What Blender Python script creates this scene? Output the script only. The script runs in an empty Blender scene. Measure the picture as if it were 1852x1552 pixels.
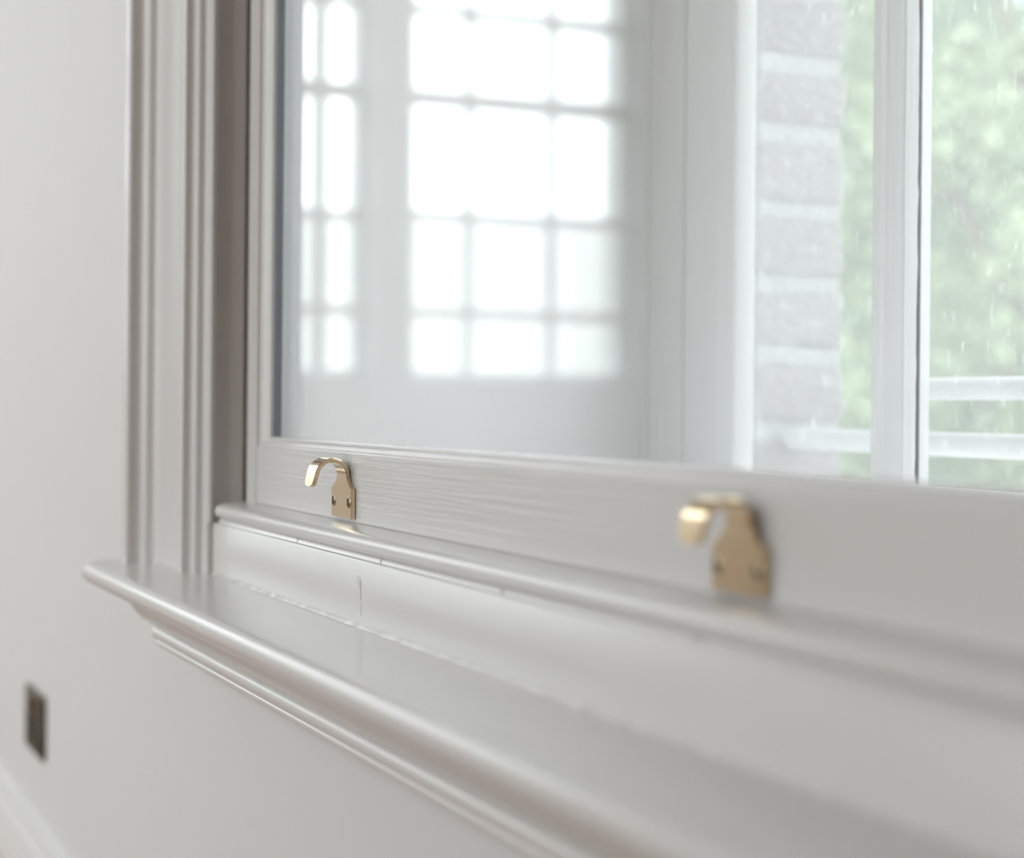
import bpy, bmesh, math, random
from mathutils import Vector, Matrix

S = bpy.context.scene
COL = S.collection
# ------------------------------------------------------------------ camera
F_PX, CX, CY, ROLL, CAMY = 3233.0, 926.0, 731.0, 0.009, -0.402
AL = math.atan(1431 / F_PX)
fw = Vector((-math.cos(AL), math.sin(AL), 0))
r0 = Vector((math.sin(AL), math.cos(AL), 0))
u0 = Vector((0, 0, 1))
rt = r0 * math.cos(ROLL) + u0 * math.sin(ROLL)
up = u0 * math.cos(ROLL) - r0 * math.sin(ROLL)
cd = bpy.data.cameras.new('camera')
cam = bpy.data.objects.new('camera', cd)
COL.objects.link(cam)
m = Matrix((rt, up, -fw)).transposed().to_4x4()
m.translation = Vector((0, CAMY, 0))
cam.matrix_world = m
cd.sensor_fit = 'VERTICAL'
cd.sensor_height = 24.0
cd.lens = F_PX / 1552 * 24.0
cd.shift_y = -(776 - CY) / 1552
cd.clip_start = 0.02
cd.clip_end = 200
cd.dof.use_dof = True
cd.dof.focus_distance = 1.29
cd.dof.aperture_fstop = 2.9
S.camera = cam
# ------------------------------------------------------------------ world: even overcast sky
SKY = 2.6
w = bpy.data.worlds.new('world')
S.world = w
w.use_nodes = True
bg = w.node_tree.nodes['Background']
bg.inputs[0].default_value = (0.90, 0.96, 1.0, 1)
bg.inputs[1].default_value = SKY
S.view_settings.view_transform = 'Standard'
S.view_settings.look = 'None'
S.view_settings.exposure = 0.82
S.view_settings.gamma = 1
S.view_settings.use_curve_mapping = False
S.cycles.use_denoising = True
S.cycles.max_bounces = 10
S.cycles.diffuse_bounces = 5
S.cycles.use_adaptive_sampling = True
S.cycles.adaptive_threshold = 0.04
S.cycles.transparent_max_bounces = 32
S.cycles.caustics_reflective = False
S.cycles.caustics_refractive = False


def portal(name, loc, rot, sx, sy):
    l = bpy.data.lights.new(name, 'AREA')
    l.shape = 'RECTANGLE'
    l.size, l.size_y = sx, sy
    l.cycles.is_portal = True
    o = bpy.data.objects.new(name, l)
    o.location = loc
    o.rotation_euler = rot
    COL.objects.link(o)


R90 = math.pi / 2
# ------------------------------------------------------------------ room measures
XW, XE, YS = -5.5, 2.2, -3.6           # west, east, south wall faces
ZF, ZC = -0.855, 2.95                  # floor, ceiling
XL, XR = -1.55, -0.36                  # clear opening of the inner window
XM = (XL + XR) / 2
ZH = 1.95                              # head of inner window
ZST = -0.154                           # top of the window board
WIN3 = (-2.45, -1.60, 0.075, 2.40)   # west window: y0 y1 z0 z1
WIN4 = (-1.465, -0.62, 0.075, 2.40)
SOUTH = [(-4.65, -2.95), (-2.80, -0.90)]   # south windows x0 x1, added to light the room
SZ0, SZ1 = -0.45, 2.85
portal('portal_west', (XW - 0.02, -1.535, 1.24), (0, -R90, 0), 2.33, 1.84)
for x0, x1 in SOUTH:
    portal('portal_south', ((x0 + x1) / 2, YS - 0.02, (SZ0 + SZ1) / 2), (R90, 0, 0), x1 - x0, SZ1 - SZ0)
portal('portal_north', (XM, 0.75, 0.92), (-R90, 0, 0), 1.2, 2.2)


# ------------------------------------------------------------------ materials
def nodes(name):
    mt = bpy.data.materials.new(name)
    mt.use_nodes = True
    nt = mt.node_tree
    return mt, nt, nt.nodes['Principled BSDF'], nt.nodes['Material Output']


def paint(name, col, rough=0.4, scale=(40, 40, 40), bump=0.05, dist=0.0006, var=0.03, spec=0.5, coat=0.0, detail=4):
    mt, nt, b, out = nodes(name)
    tc = nt.nodes.new('ShaderNodeTexCoord')
    mp = nt.nodes.new('ShaderNodeMapping')
    mp.inputs['Scale'].default_value = scale
    nz = nt.nodes.new('ShaderNodeTexNoise')
    nz.inputs['Scale'].default_value = 1
    nz.inputs['Detail'].default_value = detail
    nt.links.new(tc.outputs['Object'], mp.inputs[0])
    nt.links.new(mp.outputs[0], nz.inputs['Vector'])
    bp = nt.nodes.new('ShaderNodeBump')
    bp.inputs['Strength'].default_value = bump
    bp.inputs['Distance'].default_value = dist
    nt.links.new(nz.outputs['Fac'], bp.inputs['Height'])
    nt.links.new(bp.outputs[0], b.inputs['Normal'])
    n2 = nt.nodes.new('ShaderNodeTexNoise')
    n2.inputs['Scale'].default_value = 6
    nt.links.new(tc.outputs['Object'], n2.inputs['Vector'])
    rp = nt.nodes.new('ShaderNodeMapRange')
    rp.inputs['To Min'].default_value = 1 - var
    rp.inputs['To Max'].default_value = 1 + var
    nt.links.new(n2.outputs['Fac'], rp.inputs['Value'])
    mx = nt.nodes.new('ShaderNodeVectorMath')
    mx.operation = 'SCALE'
    mx.inputs[0].default_value = col
    nt.links.new(rp.outputs[0], mx.inputs['Scale'])
    nt.links.new(mx.outputs[0], b.inputs['Base Color'])
    b.inputs['Roughness'].default_value = rough
    b.inputs['Specular IOR Level'].default_value = spec
    b.inputs['Coat Weight'].default_value = coat
    b.inputs['Coat Roughness'].default_value = 0.2
    return mt


def glass(name, tint=(0.992, 0.994, 0.994), dirt_veil=0.0):
    mt = bpy.data.materials.new(name)
    mt.use_nodes = True
    nt = mt.node_tree
    nt.nodes.clear()
    N = nt.nodes.new
    L = nt.links.new
    out = N('ShaderNodeOutputMaterial')
    geo = N('ShaderNodeNewGeometry')
    dot = N('ShaderNodeVectorMath'); dot.operation = 'DOT_PRODUCT'
    L(geo.outputs['Normal'], dot.inputs[0]); L(geo.outputs['Incoming'], dot.inputs[1])
    ab = N('ShaderNodeMath'); ab.operation = 'ABSOLUTE'; L(dot.outputs['Value'], ab.inputs[0])
    om = N('ShaderNodeMath'); om.operation = 'SUBTRACT'; om.inputs[0].default_value = 1; L(ab.outputs[0], om.inputs[1])
    pw = N('ShaderNodeMath'); pw.operation = 'POWER'; L(om.outputs[0], pw.inputs[0]); pw.inputs[1].default_value = 5
    ma = N('ShaderNodeMath'); ma.operation = 'MULTIPLY_ADD'; L(pw.outputs[0], ma.inputs[0])
    ma.inputs[1].default_value = 0.96; ma.inputs[2].default_value = 0.04
    tr = N('ShaderNodeBsdfTransparent'); tr.inputs[0].default_value = (*tint, 1)
    gl = N('ShaderNodeBsdfGlossy'); gl.inputs['Roughness'].default_value = 0.0
    gl.inputs['Color'].default_value = (1, 1, 1, 1)
    mix = N('ShaderNodeMixShader')
    L(ma.outputs[0], mix.inputs[0]); L(tr.outputs[0], mix.inputs[1]); L(gl.outputs[0], mix.inputs[2])
    last = mix
    if dirt_veil > 0:
        tc = N('ShaderNodeTexCoord')
        mp = N('ShaderNodeMapping'); mp.inputs['Scale'].default_value = (170, 170, 60)
        L(tc.outputs['Object'], mp.inputs[0])
        nz = N('ShaderNodeTexNoise'); nz.inputs['Scale'].default_value = 1; nz.inputs['Detail'].default_value = 3
        L(mp.outputs[0], nz.inputs['Vector'])
        rp = N('ShaderNodeMapRange')
        rp.inputs['From Min'].default_value = 0.60; rp.inputs['From Max'].default_value = 0.78
        rp.inputs['To Min'].default_value = dirt_veil * 0.4; rp.inputs['To Max'].default_value = dirt_veil  # low end is an even painted haze, only the peaks are specks
        L(nz.outputs['Fac'], rp.inputs['Value'])
        df = N('ShaderNodeBsdfTranslucent'); df.inputs[0].default_value = (0.85, 0.87, 0.87, 1)
        m2 = N('ShaderNodeMixShader')
        L(rp.outputs[0], m2.inputs[0]); L(mix.outputs[0], m2.inputs[1]); L(df.outputs[0], m2.inputs[2])
        last = m2
    L(last.outputs[0], out.inputs[0])
    return mt


def metal(name, col, rough):
    mt, nt, b, out = nodes(name)
    b.inputs['Base Color'].default_value = (*col, 1)
    b.inputs['Metallic'].default_value = 1
    nz = nt.nodes.new('ShaderNodeTexNoise')
    tc = nt.nodes.new('ShaderNodeTexCoord')
    nz.inputs['Scale'].default_value = 90
    nt.links.new(tc.outputs['Object'], nz.inputs['Vector'])
    rp = nt.nodes.new('ShaderNodeMapRange')
    rp.inputs['To Min'].default_value = rough * 0.7
    rp.inputs['To Max'].default_value = rough * 1.3
    nt.links.new(nz.outputs['Fac'], rp.inputs['Value'])
    nt.links.new(rp.outputs[0], b.inputs['Roughness'])
    return mt


TC = (0.70, 0.675, 0.658)
M = {
    'wall': paint('wall_paint', (0.70, 0.685, 0.675), 0.6, (120, 120, 120), 0.12, 0.0004, 0.015, 0.35),
    'white_wall': paint('white_wall_paint', (0.86, 0.86, 0.86), 0.7, (60, 60, 60), 0.1, 0.0004, 0.01),
    'ceiling': paint('ceiling_paint', (0.88, 0.88, 0.88), 0.8, (60, 60, 60), 0.1, 0.0004, 0.01),
    'trim_x': paint('satin_paint_along_rail', TC, 0.27, (9, 420, 420), 0.75, 0.0008, 0.015, 0.5),
    'trim_s': paint('satin_paint_smooth', TC, 0.22, (12, 160, 160), 0.16, 0.0005, 0.015, 0.5),
    'trim_z': paint('satin_paint_upright', TC, 0.22, (300, 300, 8), 0.12, 0.0004, 0.015, 0.5),
    'white': paint('white_gloss_paint', (0.92, 0.92, 0.92), 0.35, (300, 300, 12), 0.2, 0.0005, 0.02),
    'white_old': paint('old_white_paint', (0.91, 0.91, 0.91), 0.45, (260, 260, 14), 0.5, 0.0012, 0.05),
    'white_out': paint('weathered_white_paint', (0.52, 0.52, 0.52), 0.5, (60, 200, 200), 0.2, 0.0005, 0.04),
    'skirting': paint('white_skirting_paint', (0.82, 0.81, 0.80), 0.25, (12, 160, 160), 0.1, 0.0005, 0.01),
    'crack': paint('grey_crack', (0.2, 0.18, 0.16), 0.8, var=0.2),
    'gap': paint('gap_shade', (0.035, 0.032, 0.024), 0.8, var=0.1),  # near-black, paints in the shade inside gaps and slots
    'spacer': paint('blue_grey_spacer', (0.05, 0.085, 0.12), 0.4, (40, 40, 400), 0.1, 0.0004, 0.08),
    'brick': paint('pale_washed_brick', (0.235, 0.218, 0.218), 0.9, (60, 60, 80), 1.0, 0.008, 0.2, 0.2, detail=6),
    'mortar': paint('lime_mortar', (0.33, 0.33, 0.33), 0.95, (160, 160, 160), 0.9, 0.004, 0.12, 0.2, detail=6),
    'brass': metal('polished_brass', (0.83, 0.66, 0.44), 0.12),
    'brass_screw': metal('aged_brass_screw', (0.27, 0.21, 0.13), 0.3),
    'bronze': metal('dark_bronze', (0.12, 0.095, 0.06), 0.38),
    'bronze_light': metal('worn_bronze', (0.34, 0.27, 0.19), 0.34),
    'black': paint('black_plastic', (0.02, 0.02, 0.018), 0.4, var=0.1),
    'oak': paint('oak_floor', (0.32, 0.20, 0.12), 0.4, (6, 90, 90), 0.3, 0.001, 0.2),
    'oak_wall': paint('shade_warming_oak', (0.42, 0.30, 0.205), 0.5, (90, 90, 6), 0.3, 0.001, 0.2),
    'terrace': paint('bounce_paving', (0.62, 0.60, 0.57), 0.9, (8, 8, 8), 0.3, 0.002, 0.08),
    'terrace_dark': paint('brown_paving', (0.33, 0.28, 0.23), 0.9, (8, 8, 8), 0.3, 0.002, 0.08),
    'leaf': paint('green_leaf', (0.235, 0.335, 0.20), 0.55, (3, 3, 3), 0.1, 0.001, 0.3),
    'leaf_b': paint('bluish_green_leaf', (0.18, 0.295, 0.225), 0.55, (3, 3, 3), 0.1, 0.001, 0.3),
    'leaf_c': paint('yellow_green_leaf', (0.31, 0.39, 0.22), 0.55, (3, 3, 3), 0.1, 0.001, 0.3),
    'bark': paint('bark', (0.22, 0.17, 0.13), 0.9, (20, 20, 6), 0.9, 0.02, 0.25),
    'grass': paint('lawn', (0.22, 0.26, 0.13), 0.9, (30, 30, 30), 0.9, 0.03, 0.3),
    'pane': glass('clear_pane'),
    'old_pane': glass('dusty_veiled_pane', (0.985, 0.987, 0.986), 0.32),
}


# ------------------------------------------------------------------ helpers
def wloc(o):
    v = Vector(o.location)
    while o.parent:
        o = o.parent
        v += Vector(o.location)
    return v


def tag(o, label=None, cat=None, group=None, kind=None):
    if label: o['label'] = label
    if cat: o['category'] = cat
    if group: o['group'] = group
    if kind: o['kind'] = kind
    return o


def empty(name, loc, parent=None):
    o = bpy.data.objects.new(name, None)
    o.empty_display_size = 0.05
    COL.objects.link(o)
    o.location = loc
    o.parent = parent
    return o


def obj(name, bm, mat, parent=None, smooth=None, loc=None):
    """link a bmesh given in world coordinates as one object"""
    bmesh.ops.recalc_face_normals(bm, faces=bm.faces)
    me = bpy.data.meshes.new(name)
    base = Vector(loc) if loc is not None else Vector((0, 0, 0))
    p = wloc(parent) if parent else Vector((0, 0, 0))
    if loc is None:
        base = p
    bm.transform(Matrix.Translation(-base))
    if smooth is not None:
        for f_ in bm.faces:
            f_.smooth = True
        for e in bm.edges:
            if len(e.link_faces) == 2 and e.calc_face_angle(0) > math.radians(smooth):
                e.smooth = False
    bm.to_mesh(me)
    bm.free()
    me.materials.append(M[mat] if isinstance(mat, str) else mat)
    o = bpy.data.objects.new(name, me)
    COL.objects.link(o)
    o.parent = parent
    o.location = base - p
    return o


def add_box(bm, x0, x1, y0, y1, z0, z1, bev=0.0, seg=2):
    r = bmesh.ops.create_cube(bm, size=1)
    vs = r['verts']
    bmesh.ops.scale(bm, vec=(x1 - x0, y1 - y0, z1 - z0), verts=vs)
    bmesh.ops.translate(bm, vec=((x0 + x1) / 2, (y0 + y1) / 2, (z0 + z1) / 2), verts=vs)
    if bev:
        es = list({e for v in vs for e in v.link_edges})
        bmesh.ops.bevel(bm, geom=es, offset=bev, segments=seg, affect='EDGES', profile=0.5)


def box(*a, **k):
    bm = bmesh.new()
    add_box(bm, *a, **k)
    return bm


def prism(bm, prof, fn, t0, t1):
    """extrude a closed 2-D profile between t0 and t1; fn(p, t) -> point; t may be callables of p for mitres"""
    g0 = t0 if callable(t0) else (lambda p: t0)
    g1 = t1 if callable(t1) else (lambda p: t1)
    a = [bm.verts.new(fn(p, g0(p))) for p in prof]
    b = [bm.verts.new(fn(p, g1(p))) for p in prof]
    n = len(prof)
    for i in range(n):
        j = (i + 1) % n
        bm.faces.new((a[i], a[j], b[j], b[i]))
    bm.faces.new(a)
    bm.faces.new(b[::-1])


def pz(prof, z0, z1):
    bm = bmesh.new()
    prism(bm, prof, lambda p, t: (p[0], p[1], t), z0, z1)
    return bm


def px(prof, x0, x1):                      # profile in (y, z)
    bm = bmesh.new()
    prism(bm, prof, lambda p, t: (t, p[0], p[1]), x0, x1)
    return bm


def arc(cx, cy, r, a0, a1, n, ry=None):
    ry = r if ry is None else ry
    return [(cx + r * math.cos(math.radians(a0 + (a1 - a0) * i / n)), cy + ry * math.sin(math.radians(a0 + (a1 - a0) * i / n))) for i in range(n + 1)]


def mirror(prof):
    return [(2 * XM - x, y) for x, y in prof][::-1]


def holed(axis, face, depth, a0, a1, z0, z1, holes):
    """a wall slab with rectangular holes: grid of blocks in one mesh. axis 'x': runs along x, slab in y"""
    bm = bmesh.new()
    As = sorted({a0, a1, *[h[0] for h in holes], *[h[1] for h in holes]})
    Zs = sorted({z0, z1, *[h[2] for h in holes], *[h[3] for h in holes]})
    solid = {}
    for i in range(len(As) - 1):
        for j in range(len(Zs) - 1):
            c, d = (As[i] + As[i + 1]) / 2, (Zs[j] + Zs[j + 1]) / 2
            solid[i, j] = not any(h[0] < c < h[1] and h[2] < d < h[3] for h in holes)
    V = {}

    def v(i, j, k):
        if (i, j, k) not in V:
            t = face + depth * k
            V[i, j, k] = bm.verts.new((As[i], t, Zs[j]) if axis == 'x' else (t, As[i], Zs[j]))
        return V[i, j, k]
    for (i, j), s_ in solid.items():
        if not s_:
            continue
        for k in (0, 1):
            bm.faces.new((v(i, j, k), v(i + 1, j, k), v(i + 1, j + 1, k), v(i, j + 1, k)))
        for di, dj, q in ((-1, 0, ((0, 0), (0, 1))), (1, 0, ((1, 0), (1, 1))), (0, -1, ((0, 0), (1, 0))), (0, 1, ((0, 1), (1, 1)))):
            if not solid.get((i + di, j + dj), False):
                p, r = q
                bm.faces.new((v(i + p[0], j + p[1], 0), v(i + r[0], j + r[1], 0), v(i + r[0], j + r[1], 1), v(i + p[0], j + p[1], 1)))
    return bm


def struct(name, bm, mat, label, smooth=None):
    return tag(obj(name, bm, mat, None, smooth), label, None, None, 'structure')


# ------------------------------------------------------------------ room shell
HX0, HX1 = -1.60, 2 * XM + 1.60
struct('wall_north', holed('x', 0, 0.55, XW - 0.3, XE + 0.3, ZF, ZC, [(HX0, HX1, -0.17, ZH + 0.05)]), 'wall', 'warm pale grey painted wall around the window')
struct('wall_west', holed('y', XW, -0.3, YS - 0.3, 0, ZF, ZC, [(WIN3[0], WIN3[1], WIN3[2], WIN3[3]), (WIN4[0], WIN4[1], WIN4[2], WIN4[3])]), 'white_wall', 'pale wall at the far end of the room')
struct('wall_south', holed('x', YS, -0.3, XW, XE, ZF, ZC, [(a, b, SZ0, SZ1) for a, b in SOUTH]), 'white_wall', 'pale wall behind the camera')
struct('wall_east', box(XE, XE + 0.3, YS - 0.3, 0, ZF, ZC), 'oak_wall', 'wall to the right of the camera, its brown oak invented to warm the shade')  # brown panelling invented so surfaces facing right shade dark and warm
struct('floor', box(XW - 0.3, XE + 0.3, YS - 0.3, 0.55, ZF - 0.2, ZF), 'oak', 'oak floor of the room')
struct('ceiling', box(XW - 0.3, XE + 0.3, YS - 0.3, 0.55, ZC, ZC + 0.2), 'ceiling', 'white ceiling of the room')
sk = [(0, ZF), (-0.022, ZF), (-0.022, -0.648), (-0.019, -0.644), (-0.019, -0.639)] + \
     arc(-0.019, -0.628, 0.006, -90, -270, 6, 0.011)[1:-1] + [(-0.021, -0.616), (-0.021, -0.608), (-0.019, -0.600), (-0.0145, -0.592), (-0.0125, -0.586), (-0.0135, -0.582), (-0.0135, -0.577), (-0.011, -0.5735), (0, -0.573)]
struct('baseboard_north', px(sk, XW, XE), 'skirting', 'moulded painted skirting board along the window wall', 30)

# ------------------------------------------------------------------ architrave (x, y) from the outer edge inward
AP = [(-1.731, 0.0), (-1.731, -0.0410), (-1.7298, -0.0448), (-1.727, -0.0472), (-1.7225, -0.0482), (-1.7120, -0.0484), (-1.7085, -0.0475), (-1.7068, -0.0455),
      (-1.7062, -0.0420), (-1.7047, -0.0380), (-1.7022, -0.0350), (-1.6985, -0.0336), (-1.6957, -0.0326), (-1.6938, -0.0302), (-1.6922, -0.0270), (-1.6897, -0.0245),
      (-1.6850, -0.0228), (-1.6780, -0.0219), (-1.6680, -0.0212), (-1.6260, -0.0178), (-1.6170, -0.0181), (-1.6100, -0.0193), (-1.6030, -0.0210), (-1.5985, -0.0219),
      (-1.5945, -0.0221), (-1.5922, -0.0211), (-1.5912, -0.0180), (-1.5896, -0.0148), (-1.5880, -0.0137), (-1.5845, -0.0139), (-1.5805, -0.0134), (-1.5786, -0.0120),
      (-1.5776, -0.0090), (-1.5762, -0.0068), (-1.5740, -0.0058), (-1.5655, -0.0052), (-1.5645, -0.0042), (-1.5645, 0.0)]
XI = -1.5645
XIR = 2 * XM - XI
ZT = ZH + (XL - XI)


def off(p):
    return XI - p[0]


bm = bmesh.new(); prism(bm, AP, lambda p, t: (p[0], p[1], t), ZST, lambda p: ZT + off(p))
struct('trim_1', bm, 'trim_z', 'deep stepped window architrave, left upright standing on the window board', 40)
bm = bmesh.new(); prism(bm, AP, lambda p, t: (t, p[1], ZT + off(p)), lambda p: XI - off(p), lambda p: XIR + off(p))
struct('trim_2', bm, 'trim_s', 'deep stepped architrave across the window head', 40)
bm = bmesh.new(); prism(bm, AP, lambda p, t: (2 * XM - p[0], p[1], t), ZST, lambda p: ZT + off(p))
struct('trim_3', bm, 'trim_z', 'deep stepped window architrave, right upright', 40)

# ------------------------------------------------------------------ window 1: inner sash window
W1 = tag(empty('window_1', (XM, 0.0, ZST)), 'warm grey painted sliding sash window with a clear double pane', None, None, 'structure')

# frame linings with the rounded staff bead
lin = [(-1.5790, 0.0004), (-1.5642, 0.0004), (-1.5642, -0.0040), (-1.5634, -0.0052), (-1.5614, -0.0049), (-1.5602, -0.0037), (-1.5600, -0.0020), (-1.5612, -0.0006), (-1.5645, 0.0006), (-1.5668, 0.0018),
       (-1.5664, 0.0034), (-1.5620, 0.0130), (-1.5575, 0.0225), (-1.5566, 0.0246), (-1.5580, 0.0262), (-1.5580, 0.045), (-1.5790, 0.045)]
obj('frame_lining', pz(lin, -0.1075, ZH + 0.02), 'trim_z', W1, 40)
obj('frame_lining', pz(mirror(lin), -0.1075, ZH + 0.02), 'trim_z', W1, 40)
hl = [(p[1], ZH + (XL - p[0])) for p in lin]
obj('frame_lining', px(hl, -1.556, 2 * XM + 1.556), 'trim_s', W1, 40)
for x0, x1 in ((-1.5578, -1.5466), (2 * XM + 1.5466, 2 * XM + 1.5578)):
    obj('sash_gap_shade', box(x0, x1, 0.0300, 0.0445, -0.088, ZH), 'gap', W1)  # near-black box paints the shade in the gap beside the sash

# window board with a rounded nosing and a rounded horn at each end
YF, XH, CR = -0.0875, -1.772, 0.062


def board_path():
    pts = []
    pts.append(((XH, 0.0), (-1, 0)))
    for i in range(13):
        a = math.radians(180 + 90 * i / 12)
        pts.append(((XH + CR + CR * math.cos(a), YF + CR + CR * math.sin(a)), (math.cos(a), math.sin(a))))
    xr = 2 * XM - XH
    for i in range(13):
        a = math.radians(270 + 90 * i / 12)
        pts.append(((xr - CR + CR * math.cos(a), YF + CR + CR * math.sin(a)), (math.cos(a), math.sin(a))))
    pts.append(((xr, 0.0), (1, 0)))
    return pts


def ring_sweep(path, sec, close_top=True):
    """path: (point, outward normal); sec: (inset, z) from bottom to top"""
    bm = bmesh.new()
    rows = []
    for (p, n) in path:
        rows.append([bm.verts.new((p[0] - n[0] * o, p[1] - n[1] * o, z)) for o, z in sec])
    for a, b in zip(rows, rows[1:]):
        for k in range(len(sec) - 1):
            bm.faces.new((a[k], b[k], b[k + 1], a[k + 1]))
    bm.faces.new([r[-1] for r in rows])
    bm.faces.new([r[0] for r in rows][::-1])
    bm.faces.new(rows[0][::-1])
    bm.faces.new(rows[-1])
    return bm


nos = [(0.030, ZST - 0.0205), (0.010, ZST - 0.0205), (0.0085, ZST - 0.0195)] + \
      [(0.0085 * (1 - math.cos(math.radians(a))) , ZST - 0.0095 + 0.0095 * math.sin(math.radians(a))) for a in (-72, -50, -28, -8, 12, 32, 52, 70, 84)] + \
      [(0.011, ZST), (0.030, ZST)]
obj('window_board', ring_sweep(board_path(), nos), 'trim_s', W1, 50)
obj('window_board', box(HX0 + 0.002, HX1 - 0.002, -0.0005, 0.02, ZST - 0.015, ZST - 0.0002), 'trim_s', W1)

# bed moulding under the board, returned to the wall at both ends
bed = [(-0.002, -0.1745), (-0.0620, -0.1745), (-0.0608, -0.1815), (-0.0572, -0.1895), (-0.0515, -0.1965), (-0.0440, -0.2018), (-0.0385, -0.2035), (-0.0402, -0.2046), (-0.0426, -0.2066),
       (-0.0436, -0.2095), (-0.0431, -0.2125), (-0.0416, -0.2148), (-0.0400, -0.2157), (-0.0408, -0.2168), (-0.0406, -0.2192), (-0.0385, -0.2216), (-0.0350, -0.2229), (-0.002, -0.2234)]
bx0 = -1.567
bx1 = 2 * XM - bx0
bm = bmesh.new()
prism(bm, bed, lambda p, t: (t, p[0], p[1]), lambda p: bx0 + p[0], lambda p: bx1 - p[0])
obj('bed_moulding', bm, 'trim_s', W1, 35)

# upright fascia board, paint bead along its foot, packers and the rounded bottom bead
fas = [(0.0195, ZST), (0.0, ZST), (0.0, -0.1088), (0.0007, -0.1079), (0.0016, -0.1075), (0.0195, -0.1075)]
obj('fascia_board', px(fas, -1.5690, 2 * XM + 1.5690), 'trim_s', W1, 40)
rnd = random.Random(4)
bm = bmesh.new()
rows = []
xs = [-1.5685 + i * 0.006 for i in range(int(1.25 / 0.006))]
for x in xs:
    q = 0.0029 + rnd.uniform(-0.0006, 0.0007)
    rows.append([bm.verts.new(c) for c in ((x, 0.0002, ZST + q), (x, -q * 0.55, ZST + q * 0.5), (x, -q, ZST + 0.0001))])
for a, b in zip(rows, rows[1:]):
    for k in range(2):
        bm.faces.new((a[k], b[k], b[k + 1], a[k + 1]))
obj('caulk_line', bm, 'trim_s', W1, 60)
bm = bmesh.new()
pk = [-1.545, -1.3095, -1.1215, -0.92, -0.70, -0.37]
for a, b in zip(pk, pk[1:]):
    obj('packer_strip', px([(0.019, -0.1074), (0.0004, -0.1074), (-0.0003, -0.1068), (0.0006, -0.1042), (0.0025, -0.1030), (0.019, -0.1030)], a + 0.0009, b - 0.0009), 'trim_s', W1, 40)
bead = [(0.0265, -0.1043), (0.0045, -0.1043)] + [(0.0045 + 0.0092 * math.cos(math.radians(a)), -0.0966 + 0.0072 * math.sin(math.radians(a))) for a in range(255, 90, -15)] + [(0.006, -0.0893), (0.0250, -0.0885), (0.0265, -0.0885)]


def bead_mesh(x0, x1):
    bm = bmesh.new()
    stn = [(x0 + 0.010 * (1 - math.cos(math.radians(a))), 0.35 + 0.65 * math.sin(math.radians(a))) for a in (0, 20, 40, 60, 80, 90)] + [(x1, 1)]
    rows = []
    for x, k in stn:
        rows.append([bm.verts.new((x, 0.0255 + (y - 0.0255) * k, -0.0966 + (z + 0.0966) * (0.55 + 0.45 * k))) for y, z in bead])
    n = len(bead)
    for a, b in zip(rows, rows[1:]):
        for i in range(n):
            j = (i + 1) % n
            bm.faces.new((a[i], a[j], b[j], b[i]))
    bm.faces.new(rows[0]); bm.faces.new(rows[-1][::-1])
    return bm


obj('bottom_bead', bead_mesh(-1.5490, XR - 0.001), 'trim_s', W1, 50)
obj('sub_sill', box(HX0 + 0.001, HX1 - 0.001, 0.0275, 0.085, -0.169, -0.0905), 'trim_s', W1)
# a run of dried paint on the fascia
bm = bmesh.new()
for (x, z, rx_, rz_, d) in ((-1.166, -0.1225, 0.0045, 0.0045, 0.0005), (-1.1615, -0.128, 0.0011, 0.008, 0.0006), (-1.1605, -0.142, 0.0009, 0.005, 0.0005)):
    r = bmesh.ops.create_icosphere(bm, subdivisions=2, radius=1)
    bmesh.ops.scale(bm, vec=(rx_, d, rz_), verts=r['verts'])
    bmesh.ops.translate(bm, vec=(x, 0, z), verts=r['verts'])
obj('paint_run', bm, 'trim_s', W1, 60)

# the sash itself: moulded stiles and rails, double pane with a spacer
YS0, YG = 0.0250, 0.0330
SX0, SX1 = -1.5462, 2 * XM + 1.5462       # outer edges of the sash
ZB, ZMEET = -0.0885, 0.72
MOUL = [(0.0, YS0), (0.0012, YS0 + 0.0022), (0.0030, YS0 + 0.0024), (0.0060, YS0 + 0.0020), (0.0110, YS0 + 0.0028), (0.0150, YS0 + 0.0050), (0.0165, YS0 + 0.0062), (0.0195, YS0 + 0.0064), (0.0205, YG)]
STW = 0.0325                              # flat width of a stile before its moulding
stile = [(SX0, 0.0440), (SX0, YS0 + 0.0015), (SX0 + 0.0015, YS0)] + [(SX0 + STW + o, y) for o, y in MOUL] + [(SX0 + STW + 0.0085, YG + 0.0001), (SX0 + STW + 0.0085, 0.0440)]
gx0 = SX0 + STW + 0.0205
railtop = -0.0385
rail = [(0.0478, ZB), (YS0 + 0.001, ZB), (YS0, ZB + 0.001)] + [(y, railtop + o * 0.40) for o, y in MOUL] + [(0.0478, railtop + 0.0215 * 0.40)]
obj('sash_stile', pz(stile, ZB, ZMEET), 'trim_z', W1, 40)
obj('sash_stile', pz(mirror(stile), ZB, ZMEET), 'trim_z', W1, 40)
bm = bmesh.new()
cut = lambda p: SX0 + 0.0015 + (0.030 if p[1] < railtop + 1e-6 and p[0] < 0.047 else STW - 0.0015 + (p[1] - railtop) / 0.40 if p[0] < 0.047 else STW)
prism(bm, rail, lambda p, t: (t, p[0], p[1]), cut, lambda p: 2 * XM - cut(p))
obj('sash_rail', bm, 'trim_x', W1, 40)
obj('sash_rail', box(SX0 + 0.03, SX1 - 0.03, YS0 + 0.002, 0.0478, ZMEET - 0.04, ZMEET, bev=0.002), 'trim_x', W1)
gz0 = railtop + 0.004
for y0, y1 in ((YG + 0.0003, YG + 0.0023), (YG + 0.0083, YG + 0.0103)):
    obj('pane', box(gx0 - 0.0110, 2 * XM - gx0 + 0.0110, y0, y1, gz0, ZMEET - 0.03), 'pane', W1)
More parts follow.
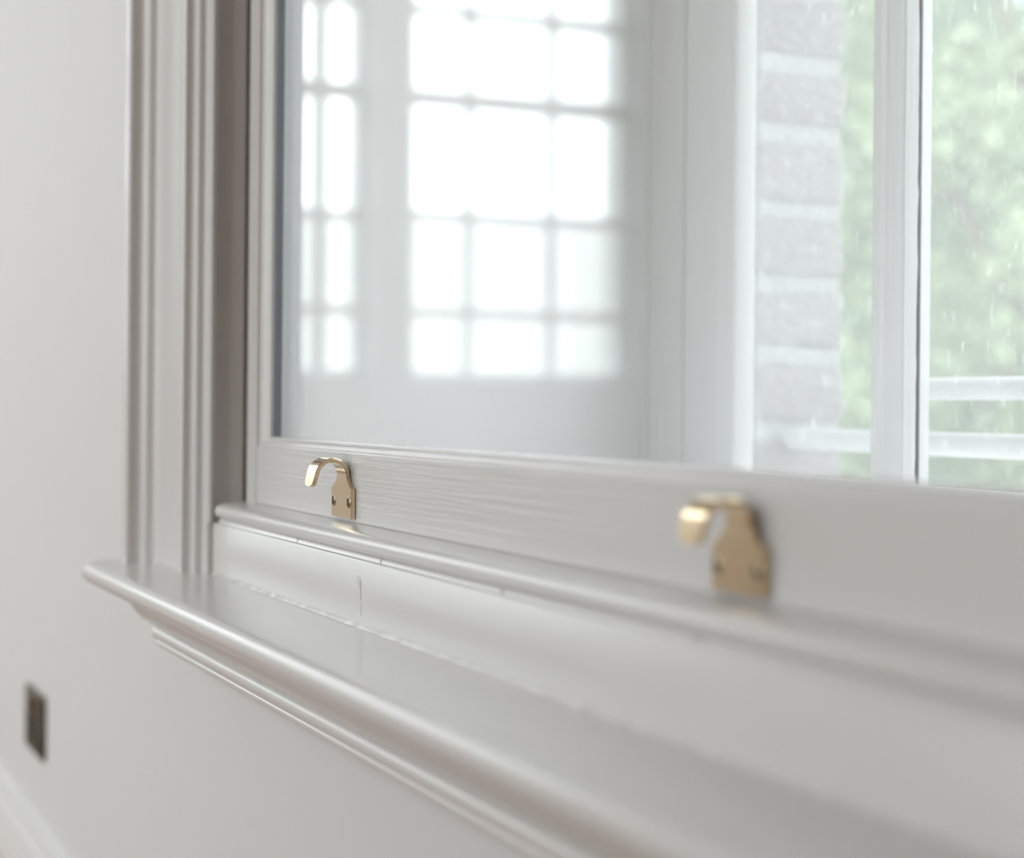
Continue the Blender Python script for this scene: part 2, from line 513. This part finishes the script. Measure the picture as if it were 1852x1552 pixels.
for x0, x1 in ((gx0 - 0.0060, gx0 + 0.0002), (2 * XM - gx0 - 0.0002, 2 * XM - gx0 + 0.0060)):
    obj('spacer_bar', box(x0, x1, YG + 0.0024, YG + 0.0082, gz0, ZMEET - 0.03), 'spacer', W1)
obj('spacer_bar', box(gx0 + 0.001, 2 * XM - gx0 - 0.001, YG + 0.0024, YG + 0.0082, gz0 + 0.0005, gz0 + 0.004), 'spacer', W1)
# upper sash, above the picture
for x0, x1 in ((SX0, SX0 + 0.05), (SX1 - 0.05, SX1)):
    obj('sash_stile', box(x0, x1, 0.0695, 0.112, ZMEET - 0.04, ZH - 0.001, bev=0.002), 'trim_z', W1)
for z0, z1 in ((ZMEET - 0.04, ZMEET), (ZH - 0.06, ZH - 0.001)):
    obj('sash_rail', box(SX0 + 0.05, SX1 - 0.05, 0.0697, 0.110, z0, z1, bev=0.002), 'trim_x', W1)
obj('pane', box(SX0 + 0.05, SX1 - 0.05, 0.086, 0.090, ZMEET, ZH - 0.06), 'pane', W1)

# ------------------------------------------------------------------ window 2: the older outer window
YO = 0.45
W2 = tag(empty('window_2', (XM, YO, -0.17)), 'old white painted outer window with narrow dusty side pane and a painted haze', None, None, 'structure')
for a in ((HX0, HX0 + 0.004, 0.046, YO, -0.168, ZH + 0.048), (HX1 - 0.004, HX1, 0.046, YO, -0.168, ZH + 0.048),
          (HX0 + 0.004, HX1 - 0.004, 0.113, YO, ZH + 0.036, ZH + 0.048), (HX0 + 0.004, HX1 - 0.004, 0.086, YO, -0.168, -0.156)):
    obj('reveal_board', box(*a), 'white', W2)
jam = [(HX0 + 0.0045, YO - 0.004), (-1.592, YO - 0.004), (-1.590, YO - 0.002), (-1.589, YO + 0.003), (-1.585, YO + 0.003), (-1.584, YO - 0.001), (-1.560, YO - 0.001), (-1.558, YO + 0.001), (-1.545, YO + 0.001), (-1.5225, YO + 0.002), (-1.5205, YO + 0.005), (-1.5205, YO + 0.06), (HX0 + 0.0045, YO + 0.06)]
obj('jamb', pz(jam, -0.168, ZH + 0.048), 'white', W2, 40)
obj('jamb', pz(mirror(jam), -0.168, ZH + 0.048), 'white', W2, 40)
st2 = [(-1.5155, YO + 0.03), (-1.5155, YO + 0.002), (-1.514, YO), (-1.455, YO), (-1.4505, YO + 0.002), (-1.4480, YO + 0.006), (-1.442, YO + 0.009), (-1.4385, YO + 0.014), (-1.4370, YO + 0.030)]
obj('stile', pz(st2, -0.15, ZH), 'white', W2, 40)
obj('stile', pz(mirror(st2), -0.15, ZH), 'white', W2, 40)
obj('frame_gap_shade', box(-1.5206, -1.5153, YO + 0.02, YO + 0.055, -0.15, ZH), 'gap', W2)  # near-black box paints the shade between jamb and stile
BC = -1.2025                            # middle of the glazing bar
half = [(0.0052, YO + 0.0012), (0.0060, YO + 0.0040), (0.0072, YO + 0.0052), (0.0095, YO + 0.0085), (0.0130, YO + 0.0125), (0.0150, YO + 0.0165), (0.0162, YO + 0.0170), (0.0178, YO + 0.0215), (0.0190, YO + 0.0270)]
mu = [(BC - h, y) for h, y in half[::-1]] + [(BC - 0.0040, YO), (BC + 0.0040, YO)] + [(BC + h, y) for h, y in half]
bm = bmesh.new()
# slightly wavy uneven paint edge on the old mullion
zs = [-0.15 + (ZH + 0.15) * i / 150 for i in range(151)]
rnd = random.Random(8)
wav = [rnd.uniform(-0.0006, 0.0006) + 0.0006 * math.sin(z * 9) for z in zs]
rows = [[bm.verts.new((x, y + (wv if i in (0, len(mu) - 1) else 0), z)) for i, (x, y) in enumerate(mu)] for z, wv in zip(zs, wav)]
for a, b in zip(rows, rows[1:]):
    for i in range(len(mu)):
        j = (i + 1) % len(mu)
        bm.faces.new((a[i], a[j], b[j], b[i]))
bm.faces.new(rows[0]); bm.faces.new(rows[-1][::-1])
obj('glazing_bar', bm, 'white_old', W2, 40)
obj('paint_crack', box(BC - 0.0182, BC + 0.0182, YO + 0.0255, YO + 0.0284, -0.15, ZH), 'crack', W2)
obj('putty_bar', pz([(BC - 0.0195, YO + 0.0305), (BC + 0.0195, YO + 0.0305), (BC + 0.0190, YO + 0.0400), (BC - 0.0190, YO + 0.0400)], -0.15, ZH), 'white_out', W2)
obj('rail', box(-1.4372, BC - 0.019, YO + 0.004, YO + 0.028, -0.15, -0.062, bev=0.003), 'white', W2)
obj('rail', box(BC + 0.019, 2 * XM + 1.4372, YO + 0.004, YO + 0.028, -0.15, -0.062, bev=0.003), 'white', W2)
obj('rail', box(-1.5155, 2 * XM + 1.5155, YO + 0.001, YO + 0.05, ZH + 0.0005, ZH + 0.036), 'white', W2)
obj('pane', box(-1.4372, BC - 0.0005, YO + 0.0285, YO + 0.0303, -0.0615, ZH), 'old_pane', W2)
obj('pane', box(BC + 0.0005, 2 * XM + 1.4372, YO + 0.0285, YO + 0.0303, -0.0615, ZH), 'old_pane', W2)
obj('sill', box(HX0 + 0.005, HX1 - 0.005, YO + 0.0605, 0.70, -0.20, -0.168, bev=0.004), 'white', W2)

# ------------------------------------------------------------------ sash lifts
def sash_lift(xc, label):
    """brass hook lift: back plate with shoulders, bent finger hook, two raised screws"""
    t = tag(empty('sash_lift', (xc, YS0, -0.0855)), label, 'sash lift', 'brass sash lifts on the bottom rail')
    W, NECK, TH = 0.0235, 0.0112, 0.0034
    # sheet outline as half width along the length s (bottom of plate -> tip of hook)
    path = []                              # (outward, z) of the sheet's centre line, half width
    z0 = -0.0855
    for z, hw in ((0, W), (0.0215, W), (0.0220, W - 0.0002), (0.0235, 0.0195), (0.0255, 0.0160), (0.0280, 0.0130), (0.0300, 0.0120)):
        path.append((TH / 2, z0 + z, hw))
    cz = z0 + 0.0310
    rr = 0.0120
    for i in range(0, 17):
        a = math.radians(180 - 166 * i / 16)
        path.append((TH / 2 + rr + rr * math.cos(a), cz + rr * math.sin(a), NECK - 0.0006 * i / 16))
    ex, ez = path[-1][0], path[-1][1]
    a_end = math.radians(14)
    dx, dz = math.sin(a_end), -math.cos(a_end)
    for k, (s_, hw, bend) in enumerate(((0.002, 0.0106, 0.0), (0.004, 0.0105, 0.0), (0.0065, 0.0102, 0.0), (0.0085, 0.0094, 0.0), (0.0099, 0.0078, 0.0), (0.0107, 0.0054, 0.0), (0.0111, 0.0020, 0.0))):
        path.append((ex + dx * s_ - bend * 2, ez + dz * s_, hw))
    bm = bmesh.new()
    n = len(path)
    rows = []
    for i in range(n):
        o, z, hw = path[i]
        a = path[max(i - 1, 0)]; b = path[min(i + 1, n - 1)]
        tx, tz = b[0] - a[0], b[1] - a[1]
        l = math.hypot(tx, tz) or 1
        nx, nz = -tz / l, tx / l          # normal of the sheet: towards the room side while on the plate is +outward
        nx, nz = -nx, -nz
        th = TH * (0.5 if i < 7 else 0.44)
        row = []
        e = 0.0006
        for sx, sn in ((-hw + e, 1), (hw - e, 1), (hw, 1 - e / th), (hw, -1 + e / th), (hw - e, -1), (-hw + e, -1), (-hw, -1 + e / th), (-hw, 1 - e / th)):
            row.append(bm.verts.new((xc + sx, YS0 - (o + nx * th * sn), z + nz * th * sn)))
        rows.append(row)
    for a, b in zip(rows, rows[1:]):
        for i in range(8):
            j = (i + 1) % 8
            bm.faces.new((a[i], a[j], b[j], b[i]))
    bm.faces.new(rows[0]); bm.faces.new(rows[-1][::-1])
    obj('hook_plate', bm, 'brass', t, 35)
    for sx in (-0.0176, 0.0176):
        bm = bmesh.new()
        prof = [(0.0045, 0.0), (0.0045, 0.0003), (0.0041, 0.0006), (0.0030, 0.0009), (0.0016, 0.0011), (0.0, 0.0012)]
        N_ = 20
        rings = []
        for r_, h in prof[:-1]:
            rings.append([bm.verts.new((xc + sx + r_ * math.cos(2 * math.pi * k / N_), YS0 - TH - h + 0.0002, z0 + 0.0120 + r_ * math.sin(2 * math.pi * k / N_))) for k in range(N_)])
        top = bm.verts.new((xc + sx, YS0 - TH - 0.0010, z0 + 0.0120))
        for a, b in zip(rings, rings[1:]):
            for k in range(N_):
                bm.faces.new((a[k], a[(k + 1) % N_], b[(k + 1) % N_], b[k]))
        for k in range(N_):
            bm.faces.new((rings[-1][k], rings[-1][(k + 1) % N_], top))
        sc = obj('screw', bm, 'brass_screw', t, 50)
        obj('screw_slot', box(xc + sx - 0.0005, xc + sx + 0.0005, YS0 - TH - 0.00115, YS0 - TH - 0.0004, z0 + 0.0092, z0 + 0.0148), 'gap', sc)
    return t


sash_lift(-1.270, 'sharp polished brass sash lift hook nearest the dark window gap')
sash_lift(-0.702, 'large blurred brass sash lift hook, nearer the camera')

# ------------------------------------------------------------------ socket
sx0, sx1, sz0, sz1 = -2.583, -2.437, -0.4845, -0.3985
so = tag(empty('wall_socket', ((sx0 + sx1) / 2, 0, sz0)), 'dark bronze double wall socket low on the pale wall', 'socket')
bm = box(sx0, sx1, -0.006, -0.0005, sz0, sz1, bev=0.0022, seg=3)
obj('face_plate', bm, 'bronze', so, 40)
for k in (0, 1):
    xc = sx0 + 0.038 + 0.070 * k
    obj('insert', box(xc - 0.026, xc + 0.026, -0.0068, -0.0058, sz0 + 0.010, sz0 + 0.052, bev=0.0008), 'black', so)
    obj('pin_slot', box(xc - 0.0022, xc + 0.0022, -0.0072, -0.0066, sz0 + 0.037, sz0 + 0.046), 'gap', so)
    for q in (-0.011, 0.011):
        obj('pin_slot', box(xc + q - 0.0035, xc + q + 0.0035, -0.0072, -0.0066, sz0 + 0.017, sz0 + 0.0215), 'gap', so)
    xr_ = sx0 + 0.055 + 0.036 * k
    obj('rocker', box(xr_ - 0.007, xr_ + 0.007, -0.0095, -0.0055, sz0 + 0.057, sz0 + 0.076, bev=0.0015), 'bronze_light', so)
for x in (sx0 + 0.0125, sx1 - 0.0125):
    bm = bmesh.new()
    r = bmesh.ops.create_cone(bm, cap_ends=True, segments=16, radius1=0.0038, radius2=0.0026, depth=0.002)
    bmesh.ops.rotate(bm, cent=(0, 0, 0), matrix=Matrix.Rotation(R90, 3, 'X'), verts=r['verts'])
    bmesh.ops.translate(bm, vec=(x, -0.0068, (sz0 + sz1) / 2), verts=r['verts'])
    obj('screw', bm, 'bronze_light', so, 40)

# ------------------------------------------------------------------ brick wall outside
BX, BY0, BY1 = -1.556, 0.558, 0.664
CO, MJ = 0.075, 0.0155
bw = tag(obj('wall_outside', holed('x', BY0 + 0.004, BY1 - BY0 - 0.009, -3.4, 1.6, -1.25, 3.15, [(BX - 0.004, 2 * XM - BX + 0.004, -0.20, ZH + 0.10)]), 'mortar'), 'pale weathered brick wall outside the window', None, None, 'structure')
rnd = random.Random(11)


def brick_mesh(lx, ly, lz, seed):
    r = random.Random(seed)
    bm = bmesh.new()
    add_box(bm, -lx / 2, lx / 2, -ly / 2, ly / 2, -lz / 2, lz / 2, bev=0.008, seg=2)
    for v in bm.verts:
        v.co += Vector((r.uniform(-1, 1), r.uniform(-1, 1), r.uniform(-1, 1))) * 0.0028
    for f_ in bm.faces:
        f_.smooth = True
    me = bpy.data.meshes.new('brick')
    bm.to_mesh(me); bm.free()
    me.materials.append(M['brick'])
    return me


BM = {}
for l in (0.205, 0.097):
    BM[l] = [brick_mesh(l, BY1 - BY0 - 0.002, CO - MJ, 100 + i + int(l * 1000)) for i in range(5)]
for k in range(-15, 34):
    zc = 0.052 + CO * (k + 0.5)
    if zc > 2.7: break
    for side in (-1, 1):
        x = BX if side == -1 else 2 * XM - BX
        seq = [0.205, 0.205, 0.205] if k % 2 else [0.097, 0.205, 0.205]
        for l in seq:
            o = bpy.data.objects.new('brick', rnd.choice(BM[l]))
            COL.objects.link(o)
            o.parent = bw
            o.location = (x + side * l / 2 + rnd.uniform(-0.0015, 0.0015), (BY0 + BY1) / 2 + rnd.uniform(-0.0015, 0.0015), zc)
            x += side * (l + 0.012)

# ------------------------------------------------------------------ guard rail of white tubes outside
gr = tag(empty('guard_rail', (XM, 0.6, -0.1)), 'white tube guard rail of two level bars outside the window', 'railing')


def tube_x(bm, x0, x1, y, z, r, n=16):
    a = []; b = []
    st = [(x0, 0.25), (x0 + r * 0.15, 0.7), (x0 + r * 0.55, 0.95), (x0 + r, 1), (x1, 1)]
    rows = []
    for x, k in st:
        rows.append([bm.verts.new((x, y + r * k * math.cos(2 * math.pi * i / n), z + r * k * math.sin(2 * math.pi * i / n))) for i in range(n)])
    for p, q in zip(rows, rows[1:]):
        for i in range(n):
            bm.faces.new((p[i], p[(i + 1) % n], q[(i + 1) % n], q[i]))
    bm.faces.new(rows[0]); bm.faces.new(rows[-1][::-1])


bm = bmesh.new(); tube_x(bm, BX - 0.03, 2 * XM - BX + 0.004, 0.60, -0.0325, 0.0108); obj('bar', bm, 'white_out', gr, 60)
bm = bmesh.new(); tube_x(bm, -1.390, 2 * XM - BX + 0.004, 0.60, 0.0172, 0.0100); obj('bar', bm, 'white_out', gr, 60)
bm = bmesh.new()
add_box(bm, -1.386, -1.372, 0.594, 0.606, -0.030, 0.010, bev=0.003)
obj('upright', bm, 'white_out', gr)

# ------------------------------------------------------------------ west windows of the room, south ones added for light
def plain_window(name, axis, face, a0, a1, z0, z1, vbars, hbars, label):
    t = tag(empty(name, ((a0 + a1) / 2, face, z0) if axis == 'x' else (face, (a0 + a1) / 2, z0)), label, None, None, 'structure')
    s_ = -1
    def bb(A0, A1, d0, d1, Z0, Z1, bev=0.0):
        lo, hi = sorted((face + s_ * d0, face + s_ * d1))
        return box(A0, A1, lo, hi, Z0, Z1, bev=bev) if axis == 'x' else box(lo, hi, A0, A1, Z0, Z1, bev=bev)
    fwid = 0.03 if a1 - a0 > 0.3 else 0.012
    for A0, A1, Z0, Z1 in ((a0, a0 + fwid, z0, z1), (a1 - fwid, a1, z0, z1), (a0 + fwid, a1 - fwid, z0, z0 + fwid), (a0 + fwid, a1 - fwid, z1 - fwid, z1)):
        obj('frame', bb(A0, A1, 0.10, 0.16, Z0, Z1), 'white', t)
    for v, wd in vbars:
        obj('glazing_bar', bb(v - wd / 2, v + wd / 2, 0.115, 0.145, z0 + fwid, z1 - fwid, 0.004), 'white', t)
    for h, wd in hbars:
        obj('glazing_bar', bb(a0 + fwid, a1 - fwid, 0.11, 0.15, h - wd / 2, h + wd / 2, 0.004), 'white', t)
    obj('pane', bb(a0 + fwid, a1 - fwid, 0.129, 0.132, z0 + fwid, z1 - fwid), 'pane', t)
    return t


plain_window('window_3', 'y', XW, WIN3[0], WIN3[1], WIN3[2], WIN3[3], [(-1.845, 0.034), (-2.155, 0.034)], [(1.03, 0.055), (0.635, 0.034), (0.305, 0.034), (1.325, 0.034), (1.68, 0.034), (2.04, 0.034)], 'small paned window at the far end of the room, mirrored in the glass')
plain_window('window_4', 'y', XW, WIN4[0], WIN4[1], WIN4[2], WIN4[3], [(-1.322, 0.045), (-0.95, 0.034)], [(1.03, 0.055), (0.62, 0.034), (0.305, 0.034), (1.325, 0.034), (1.68, 0.034), (2.04, 0.034)], 'second paned window nearer the window wall')
for i, (a, b) in enumerate(SOUTH):
    plain_window('window_%d' % (5 + i), 'x', YS, a, b, SZ0, SZ1, [((a + b) / 2, 0.03)], [(1.0, 0.05)], ('tall window added behind the camera for room light, nearest the far end', 'middle tall window added behind the camera for room light', 'tall window added behind the camera for room light, nearest the right wall')[i])

# ------------------------------------------------------------------ garden
struct('ground', box(-3.4, 22, 0.71, 12, -1.3, -1.1), 'terrace', 'pale paving added under the window to bounce light up')  # unseen pale slab added to bounce daylight between the two windows
struct('ground', box(-40, 40, 0.75, 60, -1.6, -1.3), 'grass', 'lawn outside')
struct('ground', box(XW - 0.3, 40, -40, YS - 0.31, -1.3, -1.0), 'terrace_dark', 'paved terrace behind the camera')
struct('ground', box(-60, XW - 0.4, -40, 0.5, -1.6, -1.3), 'grass', 'lawn beyond the far end of the room')

tag(obj('dimming_wall', box(-13.4, -13.0, -16, 9, -1.3, 1.45, bev=0.03), 'white_wall'), 'pale wall added beyond the far window to dim its lower panes', None, None, 'structure')  # added to cut the sky brightness in the mirrored lower panes


def tree(name, loc, h, rad, n, mat, seed, label, leaf=0.07):
    r = random.Random(seed)
    t = tag(empty(name, loc), label, 'tree', 'trees in the garden')
    bx_, by_, bz_ = loc
    bm = bmesh.new()
    N_ = 9
    rows = []
    for i in range(7):
        k = i / 6
        rr = 0.02 + 0.07 * (1 - k)
        rows.append([bm.verts.new((bx_ + 0.05 * math.sin(3 * k) + rr * math.cos(2 * math.pi * j / N_), by_ + rr * math.sin(2 * math.pi * j / N_), bz_ + k * h * 0.8)) for j in range(N_)])
    for a, b in zip(rows, rows[1:]):
        for j in range(N_):
            bm.faces.new((a[j], a[(j + 1) % N_], b[(j + 1) % N_], b[j]))
    obj('trunk', bm, 'bark', t, 60)
    clumps = []
    for i in range(46):
        a = r.uniform(0, 2 * math.pi); k = r.random()
        zz = bz_ + h * (0.12 + 0.86 * k)
        q = rad * math.sqrt(max(0.12, math.sin(math.pi * (0.12 + 0.8 * k)))) * math.sqrt(r.random())
        clumps.append((bx_ + q * math.cos(a), by_ + q * math.sin(a), zz, r.uniform(0.22, 0.42) * rad))
    for c in clumps[:12]:
        bm = bmesh.new()
        p0 = Vector((bx_, by_, max(bz_ + 0.2, c[2] - 0.3 * h))); p1 = Vector(c[:3])
        d = (p1 - p0).normalized(); s1 = d.orthogonal(); s2 = d.cross(s1)
        A = [bm.verts.new(p0 + (s1 * math.cos(q) + s2 * math.sin(q)) * 0.022) for q in (0, 1.57, 3.14, 4.71)]
        B = [bm.verts.new(p1 + (s1 * math.cos(q) + s2 * math.sin(q)) * 0.007) for q in (0, 1.57, 3.14, 4.71)]
        for j in range(4):
            bm.faces.new((A[j], A[(j + 1) % 4], B[(j + 1) % 4], B[j]))
        obj('branch', bm, 'bark', t)
    V = []; Fc = []
    for i in range(n):
        c = r.choice(clumps)
        d = Vector((r.gauss(0, 1), r.gauss(0, 1), r.gauss(0, 1))).normalized() * c[3] * r.random() ** 0.4
        p = Vector(c[:3]) + d - Vector(loc)
        a = Vector((r.gauss(0, 1), r.gauss(0, 1), r.gauss(0, 1))).normalized()
        b = a.orthogonal().normalized()
        L_ = leaf * r.uniform(0.6, 1.3)
        nn = a.cross(b) * L_ * 0.12
        k = len(V)
        V += [p, p + a * L_ * 0.5 + b * L_ * 0.3 + nn, p + a * L_, p + a * L_ * 0.5 - b * L_ * 0.3 + nn]
        Fc += [(k, k + 1, k + 2), (k, k + 2, k + 3)]
    me = bpy.data.meshes.new('foliage')
    me.from_pydata([tuple(v) for v in V], [], Fc)
    me.materials.append(M[mat])
    o = bpy.data.objects.new('foliage', me)
    COL.objects.link(o)
    o.parent = t
    o['kind'] = 'stuff'
    return t


tree('leafy_tree', (-7.6, 4.5, -1.3), 5.0, 1.05, 14000, 'leaf', 1, 'mid green leafy tree seen in the strip beside the pale bricks', 0.09)
tree('leafy_tree', (-5.3, 4.1, -1.3), 4.4, 0.95, 12000, 'leaf_c', 2, 'yellow green leafy tree filling the right pane of the outer window', 0.09)
tree('leafy_tree', (-11.6, 7.6, -1.3), 7.6, 1.9, 30000, 'leaf_b', 3, 'bluish green leafy tree farther back behind the others', 0.12)
tree('leafy_tree', (-7.3, 8.9, -1.3), 7.0, 1.7, 30000, 'leaf_b', 4, 'tall green leafy tree at the right edge of the outer window', 0.12)
tree('leafy_tree', (-8.15, 6.35, -1.3), 2.7, 0.5, 8000, 'leaf', 5, 'low green bush showing just above the guard rail bars', 0.08)
